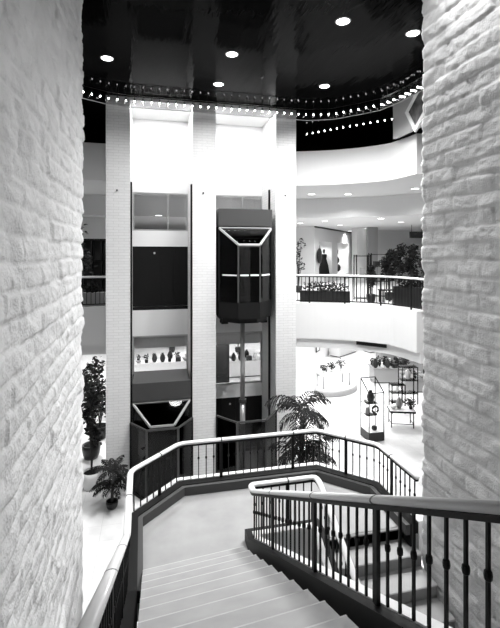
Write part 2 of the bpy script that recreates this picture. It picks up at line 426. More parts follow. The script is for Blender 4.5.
HW, NW, PD = .82, .33, .52
def lift_car(loc, label):
    t = thing('lift_car', label, 'lift', loc)
    zt, zn, zb = 2.44, 1.93, .22
    b = BM(); box(b, -HW - .02, HW + .02, -.05, 1.3, 2.50, 3.03); obj('hood', b, M['grey'], t)
    b = BM(); box(b, -HW, HW, 1.24, 1.3, 0, 2.5); box(b, -HW, -HW + .05, .04, 1.24, 0, 2.5); box(b, HW - .05, HW, .04, 1.24, 0, 2.5); box(b, -HW + .05, HW - .05, .04, 1.24, 2.44, 2.5)
    obj('cabin', b, M['shaft'], t)
    b = BM(); prism(b, [(-HW, 1.3), (-HW, 0), (-NW, -PD), (NW, -PD), (HW, 0), (HW, 1.3)], -.28, zb); obj('floor_tray', b, M['blackmatt'], t)
    b = BM(); prism(b, [(-HW + .12, 1.2), (-HW + .12, .06), (-NW + .05, -PD + .12), (NW - .05, -PD + .12), (HW - .12, .06), (HW - .12, 1.2)], -.42, -.285); obj('skirt', b, M['black'], t)
    for s in (-1, 1):
        b = BM(); box(b, s * .62 - .1, s * .62 + .1, .1, .5, -.5, -.42); obj('buffer_foot', b, M['black'], t)
    # sloping roof light and its trim
    b = BM(); quadplate(b, [(-HW, 0, zt), (-NW, -PD, zn), (NW, -PD, zn), (HW, 0, zt)], .02); rl = obj('roof_glass', b, M['tint'], t)
    b = BM()
    pts = [(-HW, 0, zt), (-NW, -PD, zn), (NW, -PD, zn), (HW, 0, zt)]
    for i in range(4): bar(b, pts[i], pts[(i + 1) % 4], .028)
    obj('roof_trim', b, M['trim'], rl)
    b = BM(); lathe(b, [(.055, 0), (.06, .02), (.04, .03)], .36, .3, 2.40, 12); obj('cabin_lamp', b, M['lenssoft'], t)
    # bay glazing
    b = BM(); box(b, -NW, NW, -PD - .006, -PD + .006, zb, zn - .03); obj('front_pane', b, M['tint'], t)
    for s in (-1, 1):
        b = BM(); quadplate(b, [(s * HW, 0, zb), (s * NW, -PD, zb), (s * NW, -PD, zn), (s * HW, 0, zt)], .01); obj('side_pane', b, M['tint'], t)
        b = BM(); box(b, s * NW - .022, s * NW + .022, -PD - .022, -PD + .022, zb, zn); obj('mullion', b, M['grey'], t)
        b = BM(); box(b, s * HW - .02, s * HW + .02, -.03, .04, zb, zt); obj('corner_post', b, M['black'], t)
        b = BM(); bar(b, (s * (HW - .1), -.12, 1.02), (s * (NW + .06), -PD + .02 - .05, 1.02), .022); obj('handrail', b, M['rail'], t)
    for a0, a1 in ((-NW + .05, -.03), (.03, NW - .05)):
        b = BM(); box(b, a0, a1, -PD - .06, -PD - .02, 1.0, 1.045); obj('handrail', b, M['rail'], t)
    b = BM(); box(b, -NW, NW, -PD - .02, -PD + .02, 1.86, 1.90); obj('transom', b, M['grey'], t)
    return t
car = lift_car((2.84, PY + .02, 5.2), 'dark glass bay fronted lift car raised at the middle level between pillars')
car2 = dup(car, (.32, PY + .02, .52), 0, 'dark glass bay fronted lift car lowered near the ground floor in left bay')
car2.location.z = .06
# hydraulic ram
b = BM(); tube(b, [(0, 0, 0), (0, 0, 2.2)], .085, 14); 
t = thing('lift_ram', 'tall grey steel ram standing under the raised lift car', 'ram', (2.84, 13.35, 0))
obj('cylinder', b, M['steel'], t, True)
b = BM(); tube(b, [(0, 0, 2.2), (0, 0, 4.75)], .072, 14); obj('plunger', b, M['steel'], t, True)
b = BM(); lathe(b, [(.12, 2.15), (.12, 2.25)], n=16); obj('gland_ring', b, M['grey'], t)

# ground floor guards in front of both lift bays
for (x0, x1), n_ in zip(bays, ('left bay around the lowered lift car', 'right bay under the raised lift car')):
    cx = (x0 + x1) / 2; hw = (x1 - x0) / 2 - .02
    t = thing('lift_guard', 'smoked glass and grey metal guard standing in the ' + n_, 'guard', (cx, PY, 0))
    o0 = (-hw, -.06); o1 = (-.43, -.72); o2 = (.43, -.72); o3 = (hw, -.06); H_ = 1.98
    for a, c in ((o0, o1), (o1, o2), (o2, o3)):
        b = BM(); bar(b, (*a, H_), (*c, H_), .022); obj('top_bar', b, M['grey'], t)
        b = BM(); bar(b, (*a, .04), (*c, .04), .035); obj('base_bar', b, M['black'], t)
        b = BM(); quadplate(b, [(*a, .08), (*c, .08), (*c, H_ - .04), (*a, H_ - .04)], .01); obj('pane', b, M['tint'], t)
    for a in (o1, o2):
        b = BM(); box(b, a[0] - .03, a[0] + .03, a[1] - .03, a[1] + .03, 0, H_); obj('post', b, M['grey'], t)
    for a in (o0, o3):
        b = BM(); box(b, a[0] - .03, a[0] + .03, a[1] - .02, a[1] + .03, 0, H_); obj('post', b, M['black'], t)

# ------------------------------------------------------------------ staircase
RI, TR, Y0, ZL = 2.6 / 14, .357, 6.0, 2.6
SL = RI / TR
LX, WX0, WX1, RX = -.30, 1.43, 2.45, 3.95
t = sempty('staircase', (0, 0, 0))
def skew(bm):      # the treads run slightly askew to the strings, nearer at the left
    for v in bm.verts: v.co.y -= .11 * (WX0 - .17 - v.co.x)
# upper flight rises towards the viewer
YF = Y0 - TR * .5
b = BM(); prof = [(YF, ZL - .02)]
for k in range(14):
    y = YF - TR * k; z = ZL + RI * (k + 1)
    prof += [(y, z - .035), (y + .028, z - .03), (y + .034, z - .012), (y + .022, z)]
prof += [(YF - TR * 14, 5.2), (YF - TR * 14, 4.8), (YF - .1, ZL - .35), (YF, ZL - .35)]
sprism(b, prof, LX + .2, WX0 - .17); skew(b); uf = obj('upper_flight', b, M['carpet'], t)
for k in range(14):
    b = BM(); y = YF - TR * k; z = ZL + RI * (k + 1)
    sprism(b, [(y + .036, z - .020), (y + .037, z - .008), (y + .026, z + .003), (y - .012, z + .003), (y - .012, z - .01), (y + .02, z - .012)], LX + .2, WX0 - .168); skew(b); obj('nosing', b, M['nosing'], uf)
# lower flight falls towards the viewer
b = BM(); prof = [(Y0 + .02, ZL - .3), (Y0 + .02, ZL)]
for k in range(13):
    y = Y0 - TR * k; z = ZL - RI * k
    prof += [(y - .02, z), (y - .03, z - .012), (y - .024, z - .03), (y, z - .035), (y, z - RI)]
prof += [(Y0 - TR * 13, ZL - RI * 13), (Y0 - TR * 13, 0.005), (Y0 - TR * 12, 0.005)]
sprism(b, prof, WX1 + .13, RWX - .06); obj('lower_flight', b, M['carpet'], t)
A_ = (LX - .01, 6.98); B_ = (.5, 7.80); C_ = (3.12, 7.80); D_ = (RX, 6.97)
b = BM(); prism(b, [(LX, YF - .30), A_, B_, C_, D_, (RX, RWY + .12), (RWX - .06, RWY + .12), (RWX - .06, Y0), (WX1, Y0), (WX1, 6.15), (WX0, 6.15), (WX0, YF)], ZL - .34, ZL)
bmesh.ops.triangulate(b, faces=[f for f in b.faces if len(f.verts) > 4]); obj('landing', b, M['carpet'], t)

RH = .85
def outer_z(y, start=5.5): return ZL if y >= start else ZL + (start - y) * .53
outer = [(LX + .04, 1.0, ZL + (5.4 - 1.0) * .52), (LX + .02, 5.4, ZL), (LX - .01, 6.98, ZL), (*B_, ZL), (*C_, ZL), (*D_, ZL), (RX, RWY + .14, ZL)]
yt = 1.25
inner = [(WX0, yt, ZL + (Y0 - yt) * .5215), (WX0, Y0, ZL), (WX0, 6.17, ZL), (WX1, 6.17, ZL), (WX1, Y0, ZL), (WX1, 1.55, ZL - (Y0 - 1.55) * SL)]

# curbs and strings: black inner channel, white outer flange, carpeted base
def curb(pts, s, nm):
    b = BM(); sweep(b, pts, rect(*sorted((s * -.02, s * (.12 if s > 0 else .07))), -.30, .165)); obj('black_string', b, M['black'], t)
    b = BM(); sweep(b, pts, rect(*sorted((s * -.12, s * -.022)), -.42, .178)); obj('white_flange', b, M['white'], t)
curb(outer, 1, 'outer'); curb(inner, -1, 'inner')
b = BM(); sweep(b, [(WX0, yt, ZL + (Y0 - yt) * SL), (WX0, Y0 - TR, ZL + TR * SL)], rect(-.20, .0, -.36, -.30)); obj('black_string', b, M['black'], t)
b = BM(); sweep(b, outer[1:], rect(.12, .19, 0, .15)); obj('carpet_base', b, M['carpet_dark'], t)

# baluster / post / knuckle prototypes
def bal_mesh(h):
    b = BM(); box(b, -.0078, .0078, -.0078, .0078, 0, h)
    lathe(b, [(.009, h * .60 - .026), (.017, h * .60 - .018), (.019, h * .60), (.017, h * .60 + .018), (.009, h * .60 + .026)], n=8)
    return b
def balustrade(name, label, base_pts, posts, spacing=.136):
    """posts: for each segment, the fractions of its length where a post stands"""
    root = thing(name, label, 'balustrade', base_pts[0]); o0 = Vector(base_pts[0])
    loc = [Vector(p) - o0 for p in base_pts]
    rail = fillet([p + Vector((0, 0, RH)) for p in loc], .12)
    b = BM(); sweep(b, rail, ell(.046, .030)); hr = obj('handrail', b, M['rail'], root, True)
    b = BM(); sweep(b, rail, rect(-.024, .024, -.062, -.030)); obj('rail_channel', b, M['black'], hr)
    hb = RH - .055 - .19
    pb = obj('baluster', bal_mesh(hb), M['black'], root); pp = None; used = False
    for i in range(len(loc) - 1):
        a, c = loc[i], loc[i + 1]; d = c - a; L = Vector((d.x, d.y)).length
        n = max(1, round(L / spacing)); rz = math.atan2(d.y, d.x)
        if L < .3: continue
        pk = {min(n - 1, int(f * n)) for f in posts[i]}
        for k in range(n):
            p = a + d * ((k + .5) / n) + Vector((0, 0, .19))
            if k in pk:
                if pp is None:
                    b = BM(); box(b, -.026, .026, -.014, .014, -.02, hb + .02); pp = obj('post', b, M['black'], root); pp.location = p; pp.rotation_euler = (0, 0, rz)
                else: inst(pp, root, p, rz)
                q = p + Vector((0, 0, RH - .19)); dd = d.normalized() * .012
                b = BM(); sweep(b, [q - dd, q + dd], ell(.048, .032)); obj('joint_collar', b, M['grey'], hr)
            else:
                if not used: pb.location = p; pb.rotation_euler = (0, 0, rz); used = True
                else: inst(pb, root, p, rz)
    return root
balustrade('outer_balustrade', 'white railed black baluster guard around outer edge of stair landing and left flight', outer, [(.1, .48, .77), (.5,), (.52,), (.27, .81), (.47,), (.42,)])
fy = lambda y: (y - yt) / (Y0 - yt)
balustrade('inner_balustrade', 'white railed black baluster guard wrapping the central well of the stair', inner, [(fy(1.4), fy(2.535), fy(3.68), fy(4.965)), (), (.5,), (), (.3, .6, .93)])

# ------------------------------------------------------------------ atrium ceiling edge: valance, bulbs, downlights
HC = ZC
rim = [(85, 86), (108, 92), (130, 96), (180, 101), (225, 106), (270, 111), (302, 114), (332, 108.5), (360, 103), (380, 98.5), (398, 90.5), (422, 77), (440, 64), (462, 46)]
def on_ceiling(px, py):
    Z = FPX * (HC - EYE) / (HY - py); X = (px - 250) / FPX * Z
    return Vector((CO * X + S * Z, -S * X + CO * Z, HC))
RIM = [on_ceiling(*p) for p in rim]
RIM = [RIM[0] + Vector((-1.2, -1.0, 0))] + RIM
for p in RIM[3:8]: p.y = PY - .12     # straight run in front of the pillars
b = BM(); sweep(b, RIM, rect(-.012, .012, -.34, -.002)); va = obj('ceiling_valance', b, M['val']); tag(va, 'clear plastic valance strip hanging below edge of black ceiling', 'valance')
b = BM(); sweep(b, RIM, rect(-.014, .014, -.354, -.34)); obj('bottom_trim', b, M['trim'], va)
def walk(pts, step):
    out = []; acc = step * .5
    for i in range(len(pts) - 1):
        d = pts[i + 1] - pts[i]; L = d.length; s_ = acc
        while s_ < L: out.append(pts[i] + d * (s_ / L)); s_ += step
        acc = s_ - L
    return out
bulb = None
GB = 'row of bulbs along the black ceiling edge'
def add_bulb(p, label, grp):
    global bulb
    if bulb is None:
        bulb = thing('light_bulb', label, 'bulb', p, 0, grp)
        b = BM(); lathe(b, [(.003, -.030), (.012, -.026), (.018, -.012), (.017, 0), (.010, .018)], n=10); obj('globe', b, M['bulb'], bulb, True)
        b = BM(); lathe(b, [(.014, .016), (.016, .02), (.016, .06), (.03, .062), (.03, .07)], n=10); sk = obj('socket', b, M['black'], bulb)
        b = BM(); tube(b, [(0, 0, .07), (0, 0, .20)], .006, 6); obj('drop_rod', b, M['black'], sk)
    else:
        o = dup(bulb, p); o['label'] = label; o['group'] = grp
inset = [p + Vector((0, -.10, 0)) for p in RIM]
for p in walk(inset, .235): add_bulb((p.x, p.y, HC - .20), 'small round lit bulb hanging along the edge of black atrium ceiling', GB)
# second row over the right gallery
row2 = [on_ceiling(304, 129), on_ceiling(340, 122), on_ceiling(396, 112)]
for p in walk(row2, .235): add_bulb((p.x, p.y, HC - .20), 'small round lit bulb in second row over upper right gallery', 'second row of bulbs over the gallery')

dl = None
def downlight(p, label, grp, r=.15, m='lens', e=0, **k):
    t_ = thing('downlight', label, 'downlight', p, 0, grp)
    b = BM(); lathe(b, [(r * 1.0, -.012), (r * 1.15, -.012), (r * 1.2, 0), (r * 1.0, 0), (r, -.012)], n=20, cap=False)
    obj('trim_ring', b, M['trim'], t_)
    b = BM(); lathe(b, [(r * .98, -.010), (r * .98, -.002)], n=20); obj('lens', b, M[m], t_)
    if e: spot((p[0], p[1], p[2] - .04), e, **k)
    return t_
for (x, y), e_, n_ in zip([(107, 58), (232, 54), (218.5, 84), (343, 21), (324.5, 86), (413, 33)], (600, 550, 600, 900, 1900, 2500),
                    ['leftmost of the black ceiling beside the left block wall', 'in the middle of black ceiling, nearer of middle pair', 'in black ceiling by the middle pillar, farther of middle pair',
                     'in the black ceiling near top of picture right of middle', 'in the black ceiling above the right pillar', 'in the black ceiling beside the right block wall']):
    p = on_ceiling(x, y); downlight((p.x, p.y, HC - .001), 'round downlight ' + n_, 'atrium downlights', .128, 'lens', e_, size=2.7, radius=.2)

# ------------------------------------------------------------------ middle level: railings, ceiling lights
def gallery_rail(name, label, pts, spacing=.13):
    root = thing(name, label, 'railing', pts[0]); o0 = Vector(pts[0]); L = [Vector(p) - o0 for p in pts]
    b = BM(); sweep(b, [p + Vector((0, 0, .93)) for p in L], ell(.045, .035, 10)); obj('top_rail', b, M['rail'], root, True)
    b = BM(); sweep(b, [p + Vector((0, 0, .08)) for p in L], rect(-.015, .015, -.015, .015)); obj('bottom_rail', b, M['black'], root)
    b = BM(); sweep(b, [p + Vector((0, 0, .885)) for p in L], rect(-.015, .015, -.015, .015)); obj('rail_channel', b, M['black'], root)
    b = BM(); box(b, -.009, .009, -.009, .009, .09, .88); pb = obj('baluster', b, M['black'], root)
    b = BM(); box(b, -.02, .02, -.02, .02, 0, .88); pp = obj('post', b, M['black'], root)
    W = walk(L, spacing); fb = fp = True
    for i, p in enumerate(W):
        if i % 9 == 4:
            if fp: pp.location = p; fp = False
            else: inst(pp, root, p)
        else:
            if fb: pb.location = p; fb = False
            else: inst(pb, root, p)
    return root
inn = region(.12)
gallery_rail('gallery_railing', 'white topped railing curving along edge of the right middle gallery', [(x, y, 5.2) for x, y in inn[::2]])
gallery_rail('gallery_railing', 'short white topped railing on the left middle gallery beside left pillar', [(-5.0, EY + .1, 5.2), (-1.28, EY + .1, 5.2)])

def soffit_pt(px, py, z):
    Z = FPX * (z - EYE) / (HY - py); X = (px - 250) / FPX * Z
    return (CO * X + S * Z, -S * X + CO * Z, z)
for px, py in ((311.6, 194), (348, 194), (415, 188.5)):
    downlight(soffit_pt(px, py, 9.148), 'round white downlight in pale soffit at right gallery edge', 'gallery soffit downlights', .13, 'lenssoft', 320, size=2.6, radius=.15)
for px, py in ((325, 221), (381, 218.5), (300, 223), (340, 225), (401, 222), (365, 228), (350, 231)):
    downlight(soffit_pt(px, py, 8.348), 'round white downlight in pale ceiling deep in the right gallery', 'gallery ceiling downlights', .14, 'lenssoft', 340, size=2.6, radius=.15)
downlight(soffit_pt(84.5, 189, 9.148) if False else (-2.4, 15.0, 9.148), 'round white downlight in soffit above the left gallery', 'left gallery downlights', .13, 'lenssoft', 320, size=2.6)
for p in ((.3, 17, 8.348), (2.9, 17, 8.348), (-3, 19, 8.348)):
    downlight(p, 'round downlight in the ceiling behind the lift tower', 'tower downlights', .14, 'lenssoft', 320, size=2.6)

# ------------------------------------------------------------------ plants
def frond(bm, L, droop, width, n=14, lean=0.0, seed=0):
    r = random.Random(seed); pts = []
    for i in range(n + 1):
        f = i / n; a = lean - droop * f
        if i == 0: p = Vector((0, 0, 0))
        else: p = pts[-1] + Vector((math.cos(a), 0, math.sin(a))) * (L / n)
        pts.append(p)
    tube(bm, pts[::2] if n % 2 == 0 else pts, .012, 5, .003)
    for i in range(2, n + 1):
        t_ = (pts[i] - pts[i - 1]).normalized(); f = i / n
        ll = width * (math.sin(PI * min(1, f * .85 + .12)) ** .7) * r.uniform(.85, 1.1)
        for s in (-1, 1):
            sd = Vector((0, s, 0))
            base = pts[i - 1].lerp(pts[i], r.random() * .6)
            dirv = (sd * .75 + t_ * .65 + Vector((0, 0, -.18))).normalized()
            mid = base + dirv * ll * .55; tip = base + dirv * ll + Vector((0, 0, -ll * .38))
            w = t_ * .028
            a0 = bm.verts.new(base - w * .4); a1 = bm.verts.new(base + w * .4); m0 = bm.verts.new(mid - w); m1 = bm.verts.new(mid + w); tp = bm.verts.new(tip)
            bm.faces.new((a0, a1, m1, m0)); bm.faces.new((m0, m1, tp))

def pot_parts(root, r, h, m, soil=True):
    b = BM(); lathe(b, [(r * .72, 0), (r * .9, h * .3), (r, h * .75), (r * .97, h), (r * .86, h), (r * .86, h * .88)], n=20); po = obj('pot', b, m, root, True)
    b = BM(); lathe(b, [(r * .85, h * .86), (r * .80, h * .9)], n=16); obj('soil', b, M['soil'], po)

def palm(loc, label, crowns, pr=.2, ph=.3, potm='darkpot', leafm='leaf', seed=1, L=.8, nf=9, width=.28, droop=1.7, lr=(.55, 1.25)):
    r = random.Random(seed); root = thing('potted_palm', label, 'plant', loc)
    pot_parts(root, pr, ph, M[potm])
    for ci, (dx, dy, cz, sc) in enumerate(crowns):
        b = BM(); tube(b, [(dx * .2, dy * .2, ph * .85), (dx * .7, dy * .7, ph + (cz - ph) * .5), (dx, dy, cz)], .035 * sc + .01, 8, .022); tk = obj('trunk', b, M['bark'], root, True)
        for k in range(nf):
            b = BM(); az = 2 * PI * k / nf + r.uniform(-.25, .25); ln = r.uniform(*lr)
            frond(b, L * sc * r.uniform(.8, 1.1), droop * r.uniform(.8, 1.15), width * sc, lean=ln, seed=r.randint(0, 9999))
            bmesh.ops.rotate(b, cent=(0, 0, 0), matrix=Matrix.Rotation(az, 3, 'Z'), verts=b.verts)
            o = obj('frond', b, M[leafm], tk); o.location = (dx, dy, cz)
    return root

def leaf_cloud(bm, c, rad, n, size, r):
    for _ in range(n):
        v = Vector((r.gauss(0, 1), r.gauss(0, 1), r.gauss(0, 1))); v = v.normalized() * (r.random() ** .4)
        p = Vector(c) + Vector((v.x * rad[0], v.y * rad[1], v.z * rad[2]))
        a = Vector((r.gauss(0, 1), r.gauss(0, 1), r.gauss(0, .6) - .2)).normalized(); u = a.cross(Vector((r.gauss(0, 1), r.gauss(0, 1), r.gauss(0, 1)))).normalized()
        s_ = size * r.uniform(.6, 1.3)
        q = [p, p + a * s_ * .45 + u * s_ * .26, p + a * s_, p + a * s_ * .45 - u * s_ * .26]
        bm.faces.new([bm.verts.new(x) for x in q])

def bush(loc, label, h, rad, n=160, size=.14, pr=.2, ph=.3, potm='darkpot', leafm='leaf', seed=1, blobs=5, name='potted_plant', group=None):
    r = random.Random(seed); root = thing(name, label, 'plant', loc, 0, group)
    pot_parts(root, pr, ph, M[potm])
    b = BM(); cl = BM()
    for k in range(blobs):
        a = 2 * PI * k / blobs + r.uniform(-.5, .5); f = .35 + .65 * (k + 1) / blobs
        c = (math.cos(a) * rad * .45, math.sin(a) * rad * .45, ph + (h - ph) * f - rad * .3)
        tube(b, [(0, 0, ph * .85), (c[0] * .4, c[1] * .4, ph + (c[2] - ph) * .6), c], .018, 6, .008)
        leaf_cloud(cl, c, (rad * .7, rad * .7, max(.12, (h - ph) / blobs * .8)), n // blobs, size, r)
    obj('stems', b, M['bark'], root); obj('foliage', cl, M[leafm], root)
    return root

# palm behind the landing, in front of the right pillar
px_, py_ = on_level(301, 512, 0)
palm((px_, py_, 0), 'tall dark potted palm standing behind the landing rail at the right pillar', [(0, 0, 2.75, .95), (.10, .05, 2.55, .75), (.15, -.05, 1.75, .85), (-.05, .05, 1.5, .85), (.25, .05, 1.3, .8)], .24, .4, seed=8, L=1.25, nf=8, width=.46, droop=2.0, lr=(.35, 1.35))
# left floor plants
px_, py_ = on_level(94, 487, 0)
bush((px_ - .06, py_ - .05, 0), 'tall leafy tree in big white round pot beside left pillar', 2.9, .26, 420, .16, .28, .50, 'pot', 'leaf', 21, 8, 'potted_tree')
px_, py_ = on_level(112, 508, 0)
palm((px_, py_, 0), 'small spiky palm in black pot on pale floor beyond left rail', [(0, 0, .6, .9), (.03, .02, .95, .8)], .16, .2, seed=31, L=.78, nf=11, width=.2, droop=1.6, lr=(.45, 1.25))

# ------------------------------------------------------------------ left galleries
b = BM(); box(b, -2.2, -1.35, 17.0, 17.5, 5.2, 7.55)
cab = thing('black_cabinet', 'tall black lattice cabinet standing on the left middle gallery', 'cabinet', (-1.95, 16.4, 5.2))
b = BM(); box(b, -.5, .5, .38, .42, 0, 2.2); obj('back_panel', b, M['dware'], cab)
b = BM()
for x in (-.5, -.17, .17, .46): box(b, x, x + .05, 0, .42, 0, 2.2)
obj('upright', b, M['black'], cab)
b = BM()
for z in (0.05, .72, 1.4, 2.15): box(b, -.5, .5, 0, .42, z, z + .05)
obj('shelf', b, M['black'], cab)
pl = thing('planter_box', 'pale rectangular planter box behind the short left gallery railing', 'planter', (-1.85, 14.55, 5.2))
b = BM(); box(b, -.42, .42, -.2, .2, 0, .42); obj('box', b, M['gware'], pl)
b = BM(); leaf_cloud(b, (0, 0, .55), (.38, .2, .2), 130, .13, R); obj('foliage', b, M['leaf'], pl)
bush((-2.25, 15.3, 5.2), 'slim leafy plant reaching to ceiling on the left middle gallery', 2.6, .35, 150, .16, .18, .3, 'pot', 'leaf2', 44, 5)
bush((-1.95, 15.3, 0), 'big bushy plant with pale leaves in the left ground floor opening', 3.3, .5, 500, .2, .3, .45, 'darkpot', 'leaf2', 45, 7, 'potted_tree')
bush((-1.85, 16.9, 0), 'dark bushy plant on ground floor behind the white potted tree', 2.2, .5, 320, .2, .3, .45, 'darkpot', 'leaf', 46, 6)
b = BM(); box(b, -6, -1.3, 18.5, 18.7, 0, 3.6); struct('wall_left_shop', b, M['white'])
b = BM(); box(b, -6, -1.3, 18.5, 18.7, 5.2, 8.35); struct('wall_left_gallery', b, M['white'])

# ------------------------------------------------------------------ right middle gallery shop
def pt(px, Z): # position on view ray at depth Z
    X = (px - 250) / FPX * Z
    return Vector((CO * X + S * Z, -S * X + CO * Z, 0))
ca = pt(290, 23.5); cb_ = pt(314.5, 23.0); cc = pt(351, 29.5)
# shop front wall with two display niches, built in a local frame along the front
d = (cc - cb_); LW = d.length; rz = math.atan2(d.y, d.x)
ex = Vector((math.cos(rz), math.sin(rz), 0)); ey = Vector((-ex.y, ex.x, 0))
def u_of(px):
    a_ = pt(px, 1.0); # ray direction from the viewer
    # a_*t = cb_ + ex*u
    det = a_.x * (-ex.y) + ex.x * a_.y
    t_ = (cb_.x * (-ex.y) + ex.x * cb_.y) / det
    return (a_ * t_ - cb_).dot(ex)
sw = sempty('wall_gallery_shop', (cb_.x, cb_.y, 5.2)); sw.rotation_euler = (0, 0, rz)
zt_ = 3.145
n1, n2 = (u_of(319), u_of(332)), (u_of(337.5), u_of(348.5))
b = BM()
box(b, 0, n1[0], 0, .12, 0, zt_); box(b, n1[1], n2[0], 0, .12, 0, zt_); box(b, n2[1], LW, 0, .12, 0, zt_)
for a0, a1 in (n1, n2): box(b, a0, a1, 0, .12, 0, .35); box(b, a0, a1, 0, .12, 2.35, zt_)
obj('front', b, M['backwall'], sw)
for a0, a1 in (n1, n2):
    b = BM(); box(b, a0 - .1, a1 + .1, .9, 1.0, .3, 2.5); box(b, a0 - .1, a0, .12, .9, .3, 2.5); box(b, a1, a1 + .1, .12, .9, .3, 2.5); box(b, a0, a1, .12, .9, .25, .35); box(b, a0, a1, .12, .9, 2.4, 2.5)
    obj('niche', b, M['white'], sw)
b = BM(); box(b, 0, LW, -.03, 0, zt_ - .08, zt_); obj('cornice', b, M['dware'], sw)
dd = (cb_ - ca); b = BM(); box(b, 0, dd.length, 0, .12, 0, zt_); o = obj('wall_gallery_return', b, M['backwall'], loc=(ca.x, ca.y, 5.2)); o.rotation_euler = (0, 0, math.atan2(dd.y, dd.x)); o['kind'] = 'structure'
for a0, a1 in (n1, n2):
    for f in (.3, .75):
        p = cb_ + ex * (a0 + (a1 - a0) * f) + ey * .45; spot((p.x, p.y, 7.57), 120, size=2.6)

def mannequin(loc, rotz, label):
    root = thing('mannequin', label, 'mannequin', loc, rotz)
    b = BM(); lathe(b, [(.02, 1.30), (.06, 1.33), (.085, 1.40), (.09, 1.47), (.07, 1.54), (.02, 1.57)], n=14, sx=.85); obj('head', b, M['dware'], root, True)
    b = BM(); lathe(b, [(.10, .62), (.15, .75), (.14, .9), (.11, 1.0), (.15, 1.15), (.17, 1.22), (.09, 1.28), (.045, 1.31), (.04, 1.36)], n=16, sy=.65); obj('torso', b, M['skin'], root, True)
    b = BM(); lathe(b, [(.34, .10), (.26, .6), (.17, .9), (.145, 1.0), (.18, 1.15), (.17, 1.24), (.10, 1.27)], n=18, sy=.68); obj('dark_dress', b, M['cloth'], root, True)
    for s in (-1, 1):
        b = BM(); tube(b, [(s * .16, 0, 1.22), (s * .30, -.03, 1.04), (s * .42, -.10, .88), (s * .48, -.13, .82)], .045, 8, .025); obj('arm', b, M['wware'], root, True)
        b = BM(); tube(b, [(s * .08, 0, .6), (s * .085, 0, .3), (s * .085, 0, .02)], .06, 8, .035); obj('leg', b, M['skin'], root, True)
    b = BM(); lathe(b, [(.24, -.02), (.24, .02)], n=18); obj('base_plate', b, M['wware'], root)
    return root
p = cb_ + ex * u_of(329.5) + ey * .34
mannequin((p.x, p.y, 5.575), -TH, 'dark dressed mannequin with arms out in the first lit niche')
p = cb_ + ex * u_of(317.5) + ey * -.12
bag = thing('wall_ornament', 'dark oval ornament hung at left edge of the first niche', 'ornament', (p.x, p.y, 6.75), rz)
b = BM(); lathe(b, [(.05, -.42), (.16, -.36), (.24, -.1), (.22, .2), (.12, .38), (.04, .42)], n=14, sx=1.3, sy=.4); obj('body', b, M['dware'], bag, True)
b = BM(); tube(b, [(-.05, 0, .40), (0, 0, .56), (.05, 0, .40)], .015, 6); obj('loop', b, M['gware'], bag)
for k, (x_, z_) in enumerate(((339.5, 7.0), (340.5, 6.45), (342, 5.95))):
    p = cb_ + ex * u_of(x_) + ey * .25
    b = BM(); lathe(b, [(.05, -.22), (.16, -.12), (.18, .05), (.1, .2), (.03, .24)], n=12, sy=.6)
    tag(obj('hanging_vase', b, M['dware'], loc=(p.x, p.y, z_)), ('topmost', 'middle', 'lowest')[k] + ' of three small dark vases in the second lit niche', 'vase')

# white column and wall panels further back
p = pt(360, 25); b = BM(); box(b, p.x - .35, p.x + .35, p.y - .35, p.y + .35, 5.2, 8.345); struct('wall_column', b, M['white'])
p = pt(380, 27); b = BM(); box(b, p.x - .5, p.x + 5, p.y, p.y + .2, 5.2, 8.345); struct('wall_gallery_panel', b, M['white'])
p = pt(373, 24); b = BM(); box(b, p.x - .3, p.x + .3, p.y, p.y + .2, 5.2, 8.345); struct('wall_gallery_pier', b, M['gware'])

def open_shelf(loc, rotz, w, dp, h, label, levels, name='open_shelf', m='black', glass='glass'):
    root = thing(name, label, 'shelf', loc, rotz)
    for sx in (-1, 1):
        for sy in (-1, 1):
            b = BM(); box(b, -.018, .018, -.018, .018, 0, h); obj('post', b, M[m], root, loc=(sx * (w / 2 - .018), sy * (dp / 2 - .018), 0))
    for z in levels:
        b = BM(); box(b, -w / 2, w / 2, -dp / 2, dp / 2, z - .012, z); obj('shelf_board', b, M[glass], root)
        b = BM()
        for s in (-1, 1):
            box(b, -w / 2, w / 2, s * (dp / 2 - .012) - .012, s * (dp / 2 - .012) + .012, z - .035, z - .012); box(b, s * (w / 2 - .012) - .012, s * (w / 2 - .012) + .012, -dp / 2, dp / 2, z - .035, z - .012)
        obj('shelf_frame', b, M[m], root)
    return root
p = pt(362, 15.4)
open_shelf((p.x, p.y, 5.2), TH * -1, .52, .4, 1.62, 'slim black framed shelf stand behind the right gallery railing', (.1, .9, 1.6), glass='glass')
b = BM(); box(b, -.09, .09, -.01, .01, 0, .26); tag(obj('picture_frame', b, M['gware'], loc=(p.x, p.y, 6.105)), 'small grey framed picture on the slim black shelf stand', 'picture')
p = pt(379, 16.2)
open_shelf((p.x, p.y, 5.2), TH * -1, .72, .4, 1.68, 'wider black framed shelf stand right of the slim one in gallery', (.1, .65, 1.2, 1.65), glass='glass')

